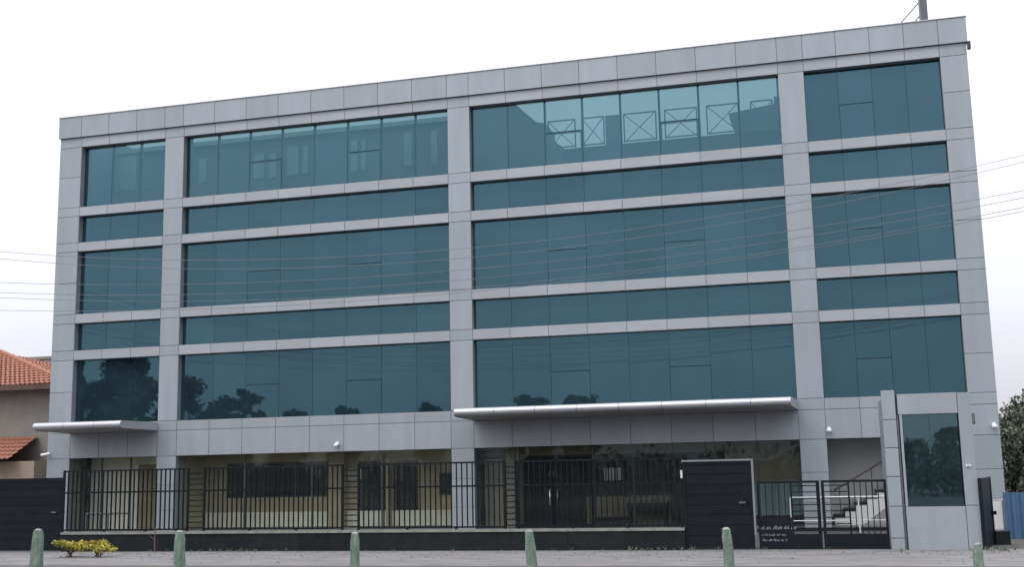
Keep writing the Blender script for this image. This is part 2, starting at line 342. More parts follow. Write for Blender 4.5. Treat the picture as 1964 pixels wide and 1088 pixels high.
# --- top storey: open terrace behind the glass, set-back walls
TF = 10.9
box('terrace_floor', 'slab', B, bx0 + 0.24, c3r, 0.64, DEPTH - 0.25, TF - 0.2, TF)
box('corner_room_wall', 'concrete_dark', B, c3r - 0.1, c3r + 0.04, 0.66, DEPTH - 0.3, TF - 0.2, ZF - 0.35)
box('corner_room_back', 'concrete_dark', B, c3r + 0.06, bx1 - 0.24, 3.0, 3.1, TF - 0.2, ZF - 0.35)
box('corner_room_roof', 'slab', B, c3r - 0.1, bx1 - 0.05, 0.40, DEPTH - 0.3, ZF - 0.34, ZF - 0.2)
box('terrace_parapet', 'terrace', B, 1.6, c3r - 0.12, 3.0, 3.15, TF, 12.50)
wl = MB(); wl.box(bx0 + 0.3, -0.85, 3.0, 3.2, TF, 14.0)
wl.build('penthouse_wall', 'terrace', B)
for xa, xb, za, zb in ((-14.93, -13.92, 12.45, 13.84), (-11.28, -11.0, 12.5, 13.4), (-9.08, -8.68, 12.45, 13.35), (-8.46, -8.2, 12.45, 13.35), (-7.75, -7.32, 12.45, 13.5), (-7.15, -6.95, 12.45, 13.5), (-5.3, -5.05, 12.4, 13.5), (-4.9, -4.75, 12.4, 13.5), (-3.3, -3.02, 12.4, 13.6), (-2.3, -2.08, 12.4, 13.6)):
    box('pale_pilaster', 'terrace_pale', B, xa, xb, 2.93, 3.02, za, zb)
box('penthouse_eave', 'terrace_pale', B, bx0 + 0.3, -0.85, 2.85, 3.02, 13.86, 14.02)
MB().prism_y([(-0.85, 10.91), (-0.85, 14.35), (0.80, 14.17), (1.50, 13.48), (1.83, 13.40), (1.82, 13.02), (2.40, 12.51), (2.40, 10.91)], 2.80, 4.2).build('stair_head', 'terrace', B)
box('vent_shaft', 'terrace', B, 3.84, 4.30, 2.95, 3.35, TF + 0.02, 13.50)
MB().prism_y([(7.91, 13.10), (9.36, 13.28), (9.37, 13.52), (9.58, 13.51), (9.58, 12.40), (8.11, 12.47)], 2.75, 4.0).build('tank_housing', 'terrace', B)

# --- entrance canopies with a round nose
def canopy(x0, x1, n, name_label):
    zt, zb, D = 3.655, 3.40, 1.90
    prof = [(0.02, zb - 0.02), (-D + 0.10, zb + 0.02)]
    cy, cz, r = -D + 0.10, (zt + zb) / 2 + 0.01, (zt - zb - 0.02) / 2
    for k in range(1, 10):
        a = -math.pi / 2 - math.pi * k / 10; prof.append((cy + math.cos(a) * r, cz + math.sin(a) * r))
    prof += [(-D + 0.10, zt), (0.02, zt - 0.004)]
    root = MB().prism_x([(y * 0.985 if y < 0 else y, z0 + (0.006 if z0 < cz else -0.006)) for y, z0 in prof], x0 + 0.02, x1 - 0.17).build('canopy', 'joint', B)
    root['label'] = name_label
    for i in range(n):
        a = x0 + (x1 - x0) * i / n + 0.006; b = x0 + (x1 - x0) * (i + 1) / n - 0.006
        cp = MB().prism_x(prof, a, b)
        if i == n - 1: cp.v = [(x - (0.14 * min(1.0, max(0.0, -y / D)) if x > (a + b) / 2 else 0.0), y, z) for x, y, z in cp.v]   # the end is cut back towards the nose
        cp.build('canopy_panel', 'panel_light', root)
        MB().prism_x([(-0.0, zb - 0.034), (-D + 0.13, zb + 0.006), (-D + 0.13, zb + 0.016), (-0.0, zb - 0.024)], a, b - (0.14 if i == n - 1 else 0.0)).build('canopy_soffit', 'soffit', root)
canopy(c0i - 0.03, c1l + 0.02, 3, 'short silver round-nosed canopy over the left doorway')
canopy(c2r - 0.02, c3l + 0.02, 8, 'long silver round-nosed canopy over the main entrance')

# --- ground floor
for b, gm in ((0, 'glass_ground'), (1, 'glass_ground'), (2, 'glass_dark')):
    x = bay_x(b)
    for i in range(len(x) - 1):
        if b == 2 and i in (1, 2): continue
        box('shopfront_pane', gm, B, x[i] + 0.006, x[i + 1] - 0.006, 0.20, 0.212, 0.13, ZS + 0.003, TL)
    for i in range(1, len(x) - 1):
        if b == 2 and i == 2: continue
        if b != 1 or i % 2 == 0: box('shopfront_mullion', 'mullion', B, x[i] - 0.02, x[i] + 0.02, 0.216, 0.27, 0.13, ZS)
# double glass door of the main entrance
for k in (1, 2):
    xa, xb = bay_x(2)[k] + 0.01, bay_x(2)[k + 1] - 0.01
    d = MB()
    for q in ((xa, xb, 0.14, 0.24), (xa, xb, 2.06, 2.14), (xa, xa + 0.06, 0.24, 2.06), (xb - 0.06, xb, 0.24, 2.06)): d.box(q[0], q[1], 0.19, 0.23, q[2], q[3])
    dd = d.build('entrance_door', 'black', B)
    box('door_glass', 'glass_dark', dd, xa + 0.05, xb - 0.05, 0.205, 0.215, 0.23, 2.07)
    hx = xb - 0.10 if k == 1 else xa + 0.10
    MB().tube([(hx, 0.12, 0.80), (hx, 0.12, 1.28)], 0.022, 8).build('door_handle', 'steel', dd, smooth=True)
    box('transom_light', 'glass_dark', B, xa, xb, 0.20, 0.212, 2.16, ZS + 0.003)
# soffit under the first floor
box('ground_ceiling', 'cream', B, bx0 + 0.24, c3l, 0.36, DEPTH - 0.3, 2.62, 2.70)
# left bay room
box('lobby_back_wall', 'stair_wall', B, c0i - 0.2, c1l + 0.3, 1.5, 1.6, 0.12, 2.61)
box('lobby_dark_panel', 'brown_wall', B, -12.45, -11.5, 1.42, 1.498, 0.122, 2.3)
# second bay: cream inner wall with dark windows
wn = [(-9.70, -5.86, 1.10, 2.28), (-4.81, -3.80, 0.60, 2.26), (-3.53, -2.70, 0.60, 2.24), (-1.99, -1.2, 1.09, 1.82)]
box('inner_partition', 'cream', B, c1l + 0.305, c1l + 0.335, 0.63, 3.0, 0.12, 2.61)
iw = MB(); holed_wall(iw, c1l + 0.34, c2l + 0.32, 2.5, 2.68, 0.12, 2.61, wn); iw.build('inner_wall', 'cream', B)
for (xa, xb, za, zb) in wn:
    f = MB()
    for q in ((xa, xb, za, za + 0.05), (xa, xb, zb - 0.05, zb), (xa, xa + 0.05, za + 0.05, zb - 0.05), (xb - 0.05, xb, za + 0.05, zb - 0.05)): f.box(q[0], q[1], 2.54, 2.60, q[2], q[3])
    n = 3 if xb - xa > 2 else 1
    for i in range(1, n): xm = xa + (xb - xa) * i / n; f.box(xm - 0.03, xm + 0.03, 2.541, 2.601, za + 0.05, zb - 0.05)
    fo = f.build('inner_window', 'mullion', B)
    box('window_glass', 'glass_dark', fo, xa + 0.04, xb - 0.04, 2.565, 2.575, za + 0.04, zb - 0.04)
box('dado', 'pale_green', B, c1l + 0.36, c2l + 0.3, 2.44, 2.502, 0.125, 0.62)
box('inner_pillar', 'cream', B, -5.72, -5.18, 2.1, 2.49, 0.13, 2.60)
box('inner_post', 'cream', B, -3.73, -3.61, 2.2, 2.49, 0.13, 2.60)
for x0 in (-4.98, -4.74):
    nf = MB()
    for q in ((x0, x0 + 0.2, 1.66, 1.69), (x0, x0 + 0.2, 1.97, 2.0), (x0, x0 + 0.03, 1.69, 1.97), (x0 + 0.17, x0 + 0.2, 1.69, 1.97), (x0 + 0.03, x0 + 0.17, 1.81, 1.84)): nf.box(q[0], q[1], 2.04, 2.06, q[2], q[3])
    nf.build('white_lattice', 'white', B)
box('inner_partition', 'cream', B, c2l + 0.33, c2l + 0.45, 0.34, 8.0, 0.12, 2.61)
# main hall: back wall with two small windows
hw = [(0.62, 0.72, 1.60, 1.79), (0.78, 0.95, 1.58, 1.79), (1.0, 1.16, 1.62, 1.80), (2.81, 2.96, 1.43, 1.86), (2.99, 3.19, 1.43, 1.87), (3.22, 3.42, 1.44, 1.86)]
h2 = MB(); holed_wall(h2, c2l + 0.47, c3l + 0.3, 6.0, 6.15, 0.12, 2.61, hw); h2.build('hall_back_wall', 'grey_wall', B)
box('hall_return_wall', 'cream', B, 0.02, 0.60, 1.0, 1.1, 0.122, 2.2)
box('hall_pillar', 'cream', B, 0.74, 1.16, 0.9, 1.3, 0.122, 2.6)
box('hall_end_wall', 'brown_wall', B, 7.4, 9.58, 1.05, 1.15, 1.40, 2.6)
box('hall_curtain', 'teal_wall', B, 7.4, 9.58, 1.0, 1.04, 0.40, 1.398)
box('hall_bulkhead', 'brown_wall', B, 0.02, 7.38, 1.05, 1.15, 2.28, 2.6)
box('hall_dado', 'brown_wall', B, 3.03, 5.64, 1.9, 1.98, 0.125, 1.0)
box('hall_partition', 'grey_wall', B, c3l + 0.31, c3l + 0.43, 0.64, 8.0, 0.12, 2.61)
# stair porch on the right
box('porch_back_wall', 'stair_wall', B, c3r + 0.002, c4l - 0.002, 2.25, 2.4, 0.02, 2.9)
box('porch_ceiling', 'slab', B, c3r + 0.003, c4l - 0.003, 0.345, 2.24, 2.56, 2.62)
st = empty('stair', (10.9, 1.5, 0.0)); st.parent = B
for k in range(9):
    xa, xb, zz_ = 10.42 + k * 0.30, 10.42 + (k + 1) * 0.30, 0.34 + k * 0.172
    box('step', 'white', st, xa, xb - 0.004, 0.75, 2.2, 0.125, zz_)
    box('tread', 'granite', st, xa - 0.03, xb - 0.006, 0.73, 2.22, zz_ + 0.002, zz_ + 0.04)
MB().prism_y([(11.18, 0.126), (12.9, 0.126), (12.9, 1.35), (11.85, 0.62)], 0.715, 0.728).build('painted_shade', 'grey_wall', st)  # grey sheet on the stair side standing in for a patch of shade
sr = MB().tube([(10.45, 0.70, 1.10), (12.8, 0.70, 2.45)], 0.032, 8)
for k in range(3): sr.tube([(10.6 + k * 0.9, 0.70, 0.4 + k * 0.516), (10.6 + k * 0.9, 0.70, 1.18 + k * 0.517)], 0.016, 6)
sr.build('handrail', 'post', st)
box('plinth', 'granite', B, bx0 - 0.03, bx1 + 0.03, -0.05, 0.02, 0.0, 0.10)

# ------------------------------------------------------------------ things on and in the building
for i, (xa, xb) in enumerate(((1.90, 2.82), (3.06, 3.80), (4.48, 5.54), (5.84, 6.88), (7.21, 8.22), (8.62, 9.30))):
    t = empty('terrace_railing', ((xa + xb) / 2, 2.9, 12.5))
    nm = ['first', 'second', 'third', 'fourth', 'fifth', 'sixth'][i]
    tag(t, f'dark cross-braced steel railing frame behind the top glass, {nm} from the left', 'railing', 'railing frames on the roof terrace')
    za, zb = 12.50, 13.47
    f = MB()
    for p, q in (((xa, za), (xa, zb)), ((xb, za), (xb, zb)), ((xa, zb), (xb, zb)), ((xa, za + 0.04), (xb, za + 0.04))):
        f.tube([(p[0], 2.9, p[1]), (q[0], 2.9, q[1])], 0.024, 6)
    f.build('frame', 'terrace_rail', t)
    for p, q in (((xa, za), (xb, zb)), ((xa, zb), (xb, za))):
        MB().tube([(p[0], 2.9 + (0.02 if p[1] > 13 else -0.02), p[1]), (q[0], 2.9 + (0.02 if p[1] > 13 else -0.02), q[1])], 0.014, 6).build('brace', 'terrace_rail', t)
sp_ = tag(empty('sign_post', (13.87, 0.6, 14.2)), 'dark square steel post with slanting stays on the roof corner', 'post')
MB().box(13.78, 13.97, 0.5, 0.69, 13.05, 17.0).build('post', 'post', sp_)
MB().box(13.74, 13.781, 0.52, 0.67, 13.05, 17.0).build('flange', 'trim', sp_)
MB().tube([(12.6, 0.6, 14.06), (13.8, 0.6, 15.32)], 0.022, 6).build('stay', 'trim', sp_)
MB().tube([(13.3, 0.6, 14.40), (13.8, 0.6, 14.90)], 0.022, 6).build('stay', 'trim', sp_)
box('roof_deck', 'slab', B, c3r, bx1 - 0.05, 0.31, 2.0, 13.32, 13.40)

def dome_camera(x, z, label):
    t = tag(empty('dome_camera', (x, -0.002, z)), label, 'camera', 'security cameras on the facade')
    MB().tube([(x, 0.0, z + 0.05), (x, -0.07, z + 0.05)], [0.06, 0.055], 12).build('base', 'camwhite', t, smooth=False)
    MB().tube([(x, -0.07, z + 0.05), (x, -0.13, z + 0.02), (x, -0.15, z - 0.01)], [0.03, 0.035, 0.03], 8).build('arm', 'camwhite', t)
    d = MB(); pts = []; 
    for k in range(6): pts.append(((x, -0.15, z + 0.03 - 0.02 * k), [0.065, 0.075, 0.075, 0.068, 0.05, 0.02][k]))
    d.tube([p for p, _ in pts], [r for _, r in pts], 12).build('dome', 'camwhite', t, smooth=True)
dome_camera(-4.48, 2.735, 'small white dome camera on the panel band left of the centre pier')
dome_camera(10.42, 2.77, 'small white dome camera above the stair porch')
dome_camera(14.74, 2.76, 'small white dome camera on the right corner pier')
t = tag(empty('bullet_camera', (-14.97, 0, 2.69)), 'white bullet camera on the left corner pier', 'camera')
MB().tube([(-14.95, 0.0, 2.66), (-14.95, -0.12, 2.66)], 0.02, 8).build('arm', 'camwhite', t)
MB().tube([(-14.90, -0.08, 2.72), (-15.12, -0.22, 2.67)], 0.045, 10).build('housing', 'camwhite', t)
MB().tube([(-15.12, -0.22, 2.67), (-15.135, -0.23, 2.667)], 0.034, 10).build('lens', 'lens', t)
t = tag(empty('flood_light', (14.93, -0.05, 13.56)), 'small dark floodlight on the roof cornice corner', 'lamp')
MB().box(14.90, 14.985, -0.12, 0.04, 13.46, 13.68).build('housing', 'post', t)
MB().box(14.925, 14.96, -0.15, -0.119, 13.49, 13.65).build('lens', 'lens', t)
# meter cabinet by the right corner
t = tag(empty('meter_cabinet', (14.62, -0.6, 0)), 'pale cabinet with a dark pipe at the foot of the right corner pier', 'cabinet')
MB().box(14.42, 14.80, -0.66, -0.25, 0.0, 0.82).build('box', 'offwhite', t)
MB().box(14.44, 14.78, -0.675, -0.661, 0.05, 0.78).build('door', 'white', t)
MB().tube([(14.70, -0.70, 0.02), (14.70, -0.70, 0.80)], 0.018, 6).build('pipe', 'post', t)

# furniture in the hall
def bench(x0, x1, y, h, label, name='bench'):
    t = tag(empty(name, ((x0 + x1) / 2, y, 0.12)), label, 'sofa')
    MB().box(x0, x1, y - 0.35, y + 0.3, 0.20, 0.33).build('seat', 'sofa', t)
    MB().box(x0, x1, y + 0.301, y + 0.42, 0.19, 0.12 + h).build('backrest', 'sofa', t)
    for xx in (x0 + 0.04, x1 - 0.09):
        for yy in (y - 0.3, y + 0.34): MB().box(xx, xx + 0.05, yy, yy + 0.05, 0.12, 0.20 if yy < y else 0.19).build('leg', 'steel', t)
bench(3.42, 4.5, 1.25, 0.26, 'low dark sofa seen through the entrance hall glass')
t = tag(empty('reception_desk', (5.0, 1.5, 0.12)), 'dark reception desk with a pale top inside the entrance hall', 'desk')
MB().box(4.40, 5.60, 1.25, 1.75, 0.58, 0.80).build('counter', 'sofa', t)
for xx in (4.42, 5.52): MB().box(xx, xx + 0.06, 1.3, 1.7, 0.12, 0.578).build('leg', 'sofa', t)
MB().box(4.36, 5.64, 1.2, 1.8, 0.802, 0.85).build('top', 'coping', t)
# steel railings in front of the building
def ramp_rail(x0, x1, y, h, m, label):
    t = tag(empty('ramp_railing', ((x0 + x1) / 2, y, 0)), label, 'railing')
    MB().tube([(x0, y, h), (x1, y, h)], 0.028, 8).build('handrail', m, t, smooth=True)
    for z in ((0.35,) if m == 'white' else ()):
        MB().tube([(x0, y, h * z), (x1, y, h * z)], 0.018, 6).build('rail', m, t)
    n = 2 if m != 'white' else 3
    for i in range(n + 1): xx = x0 + (x1 - x0) * i / n; MB().tube([(xx, y, 0), (xx, y, h)], 0.022, 6).build('post', m, t)
ramp_rail(9.28, 11.95, -1.0, 0.95, 'white', 'white pipe railing in front of the stair porch')
ramp_rail(-12.6, -11.0, -1.2, 0.75, 'post', 'thin steel railing in front of the left doorway')

# ------------------------------------------------------------------ boundary wall, fence and gates
FY = -7.3
def F(x): return 10.404 + 1.15625 * (x - 10.404)
W = tag(empty('boundary_wall', (0, FY, 0)), 'low black granite wall with a pale coping carrying the bar fence', 'wall')
x0, x1 = F(-6.36), F(7.60)
n = 12
for i in range(n):
    a = x0 + (x1 - x0) * i / n; b = x0 + (x1 - x0) * (i + 1) / n
    box('wall_slab', 'granite', W, a + 0.002, b - 0.002, FY - 0.10, FY + 0.10, 0.0, 0.435)
    box('coping_stone', 'coping', W, a + 0.002, b - 0.002, FY - 0.13, FY + 0.13, 0.437, 0.495)
ZT_, ZM_, ZB_ = 2.055, 1.50, 0.545
def fence_panel(xa, xb, label, mid=True, bx=None):
    t = tag(empty('fence_panel', ((xa + xb) / 2, FY, 0.495)), label, 'fence', 'black bar fence panels on the low wall')
    for z in ((ZT_, ZM_, ZB_) if mid else (ZT_, ZB_)):
        box('rail', 'black', t, xa + 0.02, xb - 0.02, FY - 0.02, FY + 0.02, z - 0.02, z + 0.02)
    for x in (xa, xb): box('post', 'black', t, x - 0.025, x + 0.025, FY - 0.026, FY + 0.026, 0.497, ZT_ + 0.025)
    n = round((xb - xa) / 0.131)
    for i in range(1, n):
        x = xa + (xb - xa) * i / n
        box('bar', 'black', t, x - 0.011, x + 0.011, FY - 0.0245, FY - 0.0035 + 0.02, ZB_ + 0.01, ZT_ - 0.01)
    for k in (1, 2):
        x = xa + (xb - xa) * k / 3 + 0.02
        box('foot', 'black', t, x - 0.03, x + 0.03, FY - 0.03, FY + 0.03, 0.497, ZB_ - 0.02)
    return t
def ladder(xa, xb, label):
    t = tag(empty('ladder_panel', ((xa + xb) / 2, FY, 0.495)), label, 'fence', 'narrow fence infills with level bars')
    n = 11
    for i in range(n):
        z = 0.58 + i * (1.93 - 0.58) / (n - 1)
        box('rung', 'black', t, xa + 0.026, xb - 0.026, FY - 0.012, FY + 0.012, z - 0.014, z + 0.014)
e = [F(v) for v in (-6.39, -3.24, -2.84, 0.413, 0.781, 3.974, 4.26, 7.55)]
fence_panel(e[0], e[1], 'black bar fence panel in front of the left doorway, next to the solid gate')
fence_panel(e[2], e[3], 'black bar fence panel in front of the wide dark window')
fence_panel(e[4], e[5], 'black bar fence panel crossing in front of the centre pier')
fence_panel(e[6], e[7], 'black bar fence panel in front of the main entrance doors')
ladder(e[1], e[2], 'leftmost narrow level-bar infill of the black fence')
ladder(e[3], e[4], 'middle narrow level-bar infill of the black fence')
ladder(e[5], e[6], 'rightmost narrow level-bar infill of the black fence, right of the centre pier')
# solid sheet gate on the left
def sheet_gate(xa, xb, h, label, y=FY, trim=False, pale=None):
    t = tag(empty('solid_gate', ((xa + xb) / 2, y, 0)), label, 'gate')
    nb = 8
    for i in range(nb):
        z0 = 0.10 + (h - 0.16) * i / nb; z1 = 0.10 + (h - 0.16) * (i + 1) / nb
        box('board', 'black', t, xa + 0.05, xb - 0.05, y - 0.012, y + 0.012, z0 + 0.004, z1 - 0.004)
    for q in ((xa, xb, 0.03, 0.10), (xa, xb, h - 0.06, h), (xa, xa + 0.05, 0.10, h - 0.06), (xb - 0.05, xb, 0.10, h - 0.06)):
        box('frame', 'black', t, q[0], q[1], y - 0.03, y + 0.03, q[2], q[3])
    box('backing', 'black', t, xa + 0.05, xb - 0.05, y + 0.013, y + 0.022, 0.101, h - 0.061)
    box('bolt', 'post', t, xb - 0.30, xb - 0.16, y - 0.05, y - 0.032, h * 0.52, h * 0.52 + 0.04)
    if trim:
        box('top_trim', 'trim', t, xa - 0.02, xb + 0.05, y - 0.045, y + 0.045, h + 0.002, h + 0.04)
        box('edge_trim', 'trim', t, xb + 0.002, xb + 0.045, y - 0.04, y + 0.04, 0.32, h)
        box('latch', 'white', t, xa - 0.05, xa - 0.005, y - 0.06, y - 0.02, h - 0.36, h - 0.18)
    return t
sheet_gate(F(-6.42) - 3.1, F(-6.42) + 0.01, 1.90, 'solid black sheet gate at the left end of the fence')
sheet_gate(F(7.60), F(8.92), 1.955, 'tall solid black gate with silver trim right of the entrance', trim=True)
# double swing gate on the right
def swing_gate(xa, xb, label, ladder_span, tall_sheet=None):
    y = FY + 0.05
    t = tag(empty('swing_gate', ((xa + xb) / 2, y, 0)), label, 'gate', 'leaves of the barred double gate')
    zt, zs = 1.49, 0.335
    box('frame', 'black', t, xa, xb, y - 0.025, y + 0.025, zt - 0.05, zt)
    box('frame', 'black', t, xa, xb, y - 0.025, y + 0.025, 0.02, 0.06)
    for x in (xa, xb - 0.05): box('frame', 'black', t, x, x + 0.05, y - 0.024, y + 0.024, 0.062, zt - 0.052)
    box('kick_sheet', 'black', t, xa + 0.052, xb - 0.052, y - 0.012, y + 0.012, 0.063, zs)
    la, lb = ladder_span
    for x in (la, lb): box('upright', 'black', t, x - 0.018, x + 0.018, y - 0.022, y + 0.022, zs + 0.002, zt - 0.052)
    for i in range(8):
        z = zs + 0.08 + i * 0.138
        box('level_bar', 'black', t, la + 0.02, lb - 0.02, y - 0.010, y + 0.010, z - 0.011, z + 0.011)
    for a, b in ((xa + 0.05, la), (lb, xb - 0.05)):
        if b - a < 0.2: continue
        zl = zs + 0.002
        if tall_sheet and a < la:
            box('kick_sheet', 'black', t, a, b - 0.02, y - 0.012, y + 0.012, zs + 0.002, tall_sheet); zl = tall_sheet + 0.002
        n = round((b - a) / 0.128)
        for i in range(1, n): x = a + (b - a) * i / n; box('bar', 'black', t, x - 0.010, x + 0.010, y - 0.012, y + 0.010, zl, zt - 0.052)
    return t
g1 = swing_gate(F(9.0), F(10.17), 'left leaf of the barred black gate, with white lettering low down', (F(9.64), F(10.12)), 0.70)
swing_gate(F(10.20), F(11.38), 'right leaf of the barred black gate, beside the guard cabin', (F(10.24), F(10.70)))
# three lines of small white lettering: worn strokes
rs = random.Random(5)
lt = MB()
for (xa, xb, zc, hh) in ((F(8.98), F(9.70), 0.44, 0.075), (F(9.0), F(9.50), 0.30, 0.05), (F(9.06), F(9.52), 0.185, 0.05)):
    x = xa; k = 0; yl = FY + 0.05 - 0.0165
    while x < xb:
        w = hh * rs.uniform(0.16, 0.3); top = hh * rs.choice((0.55, 0.7, 1.0)); lo = hh * rs.choice((0.0, 0.0, 0.15))
        lt.box(x, x + w, yl - 0.002, yl + 0.004, zc + lo, zc + top)
        x += w + hh * rs.uniform(0.08, 0.22); k += 1
        if k in (5, 9, 16, 20): x += hh * 0.5
lt.build('lettering', 'letter', g1)

# ------------------------------------------------------------------ guard cabin
CY = -7.42
G = tag(empty('guard_cabin', (12.5, CY, 0)), 'silver clad guard cabin with a tall dark glass window beside the gate', 'cabin')
pl0, pl1, wx0, wx1, pr0, pr1 = 11.556, 11.83, 11.95, 13.08, 13.10, 13.37
zz = [0, 0.25, 0.92, 1.55, 2.16, 2.77, 3.41]
for i in range(6): box('pillar_panel', 'panel', G, pl0, pl1, CY - 0.02, CY + 0.25, zz[i] + 0.008, zz[i + 1] - 0.008)
box('pillar_core', 'joint', G, pl0 + 0.015, pl1 - 0.015, CY, CY + 0.23, 0, 3.40)
for a, b in ((0, 0.92), (0.92, 3.31)): box('pillar_panel', 'panel', G, pr0 + 0.006, pr1, CY, CY + 0.25, a + 0.007, b - 0.007)
box('pillar_core', 'joint', G, pr0 + 0.02, pr1 - 0.015, CY + 0.015, CY + 0.23, 0, 3.30)
box('lintel_panel', 'panel', G, pl1 + 0.05, pr0 - 0.006, CY, CY + 0.06, 2.87, 3.31)
box('sill_panel', 'panel', G, wx0 - 0.05, pr0 - 0.006, CY, CY + 0.06, 0.0, 0.905)
box('jamb_panel', 'panel', G, pl1 + 0.07, wx0, CY + 0.002, CY + 0.06, 0.912, 2.862)
box('rain_pipe', 'post', G, pl1 + 0.012, pl1 + 0.045, CY - 0.01, CY + 0.03, 0.0, 2.86)
box('cabin_core', 'joint', G, pl1 - 0.01, pr0 + 0.03, CY + 0.061, CY + 0.10, 0, 0.9)
box('cabin_core', 'joint', G, pl1 - 0.01, pr0 + 0.03, CY + 0.061, CY + 0.10, 2.88, 3.30)
wf = empty('cabin_window', ((wx0 + wx1) / 2, CY + 0.05, 1.9)); wf.parent = G; wf.location = Vector(((wx0 + wx1) / 2, CY + 0.05, 1.9)) - wloc(G)
xm = wx0 + (wx1 - wx0) * 0.49
for a, b in ((wx0 + 0.004, xm - 0.004), (xm + 0.004, wx1 - 0.004)): box('glass_pane', 'glass_cabin', wf, a, b, CY + 0.045, CY + 0.057, 0.915, 2.86)
box('mullion', 'mullion', wf, xm - 0.02, xm + 0.02, CY + 0.062, CY + 0.10, 0.915, 2.86)
box('side_wall', 'panel', G, pl0 + 0.02, pl0 + 0.12, CY + 0.26, CY + 2.3, 0, 3.25)
box('side_wall', 'panel', G, pr1 - 0.12, pr1 - 0.02, CY + 0.26, CY + 2.3, 0, 3.25)
box('rear_wall', 'panel', G, pl0 + 0.02, pr1 - 0.02, CY + 2.31, CY + 2.41, 0, 3.25)
box('roof', 'slab', G, pl0 + 0.13, pr1 - 0.13, CY + 0.12, CY + 2.30, 3.1, 3.22)
box('floor', 'slab', G, pl0 + 0.13, pr1 - 0.13, CY + 0.12, CY + 2.30, 0.02, 0.1)
box('inner_lining', 'concrete_dark', G, pl0 + 0.14, pr1 - 0.14, CY + 2.2, CY + 2.29, 0.12, 3.08)
t = tag(empty('wall_light', (13.40, -7.0, 2.73)), 'small grey floodlight on the outer side of the guard cabin', 'lamp')
MB().box(13.375, 13.47, -7.06, -6.86, 2.64, 2.86).build('housing', 'post', t)
MB().box(13.39, 13.455, -7.075, -7.061, 2.66, 2.84).build('lens', 'coping', t)
t = tag(empty('intercom', (13.20, CY, 1.75)), 'small white sensor box on the right pillar of the guard cabin', 'sensor box')
MB().box(13.17, 13.27, CY - 0.035, CY - 0.001, 1.73, 1.775).build('case', 'camwhite', t)
MB().box(13.19, 13.25, CY - 0.039, CY - 0.0355, 1.742, 1.763).build('cover', 'trim', t)
# opened black gate leaf and low wall to its right
t = tag(empty('gate_leaf', (13.39, -7.47, 0)), 'black solid gate leaf standing open beside the guard cabin', 'gate')
p, q = Vector((13.41, -7.45, 0)), Vector((13.79, -5.86, 0))
m_ = MB(); m_.obox(p + Vector((0, 0, 0.745)), q + Vector((0, 0, 0.745)), 0.03, 1.40); m_.build('sheet', 'black', t)
for z in (0.05, 1.45): MB().obox(p + Vector((0, 0, z)), q + Vector((0, 0, z)), 0.05, 0.06).build('frame', 'black', t)
for k in (0.0, 1.0):
    c = p.lerp(q, k); MB().box(c.x - 0.035, c.x + 0.035, c.y - 0.035, c.y + 0.035, 0.0, 1.485).build('frame', 'black', t)
c = p.lerp(q, 0.93); MB().box(c.x + 0.03, c.x + 0.11, c.y - 0.06, c.y + 0.06, 0.66, 0.74).build('latch', 'black', t)
t = tag(empty('kerb_wall', (13.95, -5.88, 0)), 'short low black wall right of the open gate leaf', 'wall')
MB().box(13.82, 14.12, -5.98, -5.80, 0, 0.27).build('wall_slab', 'granite', t); MB().box(13.81, 14.13, -5.99, -5.79, 0.272, 0.30).build('coping_stone', 'granite', t)
# blue sheet wall to the right
t = tag(empty('blue_wall', (17, -3.85, 0)), 'blue corrugated sheet wall at the right edge', 'wall')
for i in range(9):
    a = 14.31 + i * 0.9; m_ = MB()
    pts = []
    for k in range(19):
        xx = a + k * 0.9 / 18 * 0.995; pts.append((xx, -3.85 + (0.018 if (k // 2) % 2 else -0.018)))
    v = [(x, y, 0.0) for x, y in pts] + [(x, y, 1.09) for x, y in pts] + [(x, y + 0.006, 0.0) for x, y in pts] + [(x, y + 0.006, 1.09) for x, y in pts]
    f = []
    for k in range(18): f += [(k, k + 1, k + 20, k + 19), (k + 38, k + 57, k + 58, k + 39), (k + 19, k + 20, k + 58, k + 57)]
    MB().add(v, f).build('sheet_panel', 'blue', t)
box('rail', 'blue', t, 14.31, 22.4, -3.82, -3.78, 0.95, 1.0)

# ------------------------------------------------------------------ green stone posts along the verge
def stone_post(x, y, h, w, lean, seed, label):
    r = random.Random(seed); t = tag(empty('stone_post', (x, y, 0)), label, 'post', 'green painted stone posts along the verge')
    bm = bmesh.new(); rings = []; ns = 12
    for k in range(8):
        f = k / 7; z = -0.1 + (h + 0.1) * f; sc = w / 2 * (1.12 - 0.22 * f) * (0.80 if k == 7 else 1.0)
        rings.append([bm.verts.new((lean * f + math.copysign(abs(math.cos(a)) ** 0.30, math.cos(a)) * sc * r.uniform(0.86, 1.1), math.copysign(abs(math.sin(a)) ** 0.30, math.sin(a)) * sc * 0.8 * r.uniform(0.9, 1.08), z + (r.uniform(-0.02, 0.02) if k == 7 else 0))) for a in [2 * math.pi * j / ns for j in range(ns)]])
    for k in range(7):
        for j in range(ns): bm.faces.new((rings[k][j], rings[k][(j + 1) % ns], rings[k + 1][(j + 1) % ns], rings[k + 1][j]))
    bm.faces.new(rings[7]); bm.faces.new(list(reversed(rings[0])))
    me = bpy.data.meshes.new('shaft'); bm.to_mesh(me); bm.free(); me.materials.append(M['stone_green']); o = link('shaft', me, t, (x, y, 0)); o.rotation_euler = (0, 0, r.uniform(-0.4, 0.4))
    bm = bmesh.new(); bmesh.ops.create_icosphere(bm, subdivisions=2, radius=1)
    for v in bm.verts: v.co = Vector((v.co.x * w * 0.36 + lean, v.co.y * w * 0.3, v.co.z * 0.035)) * r.uniform(0.93, 1.05) + Vector((0, 0, h))
    me = bpy.data.meshes.new('worn_top'); bm.to_mesh(me); bm.free(); me.materials.append(M['stone_bare']); link('worn_top', me, t, (x, y, 0))
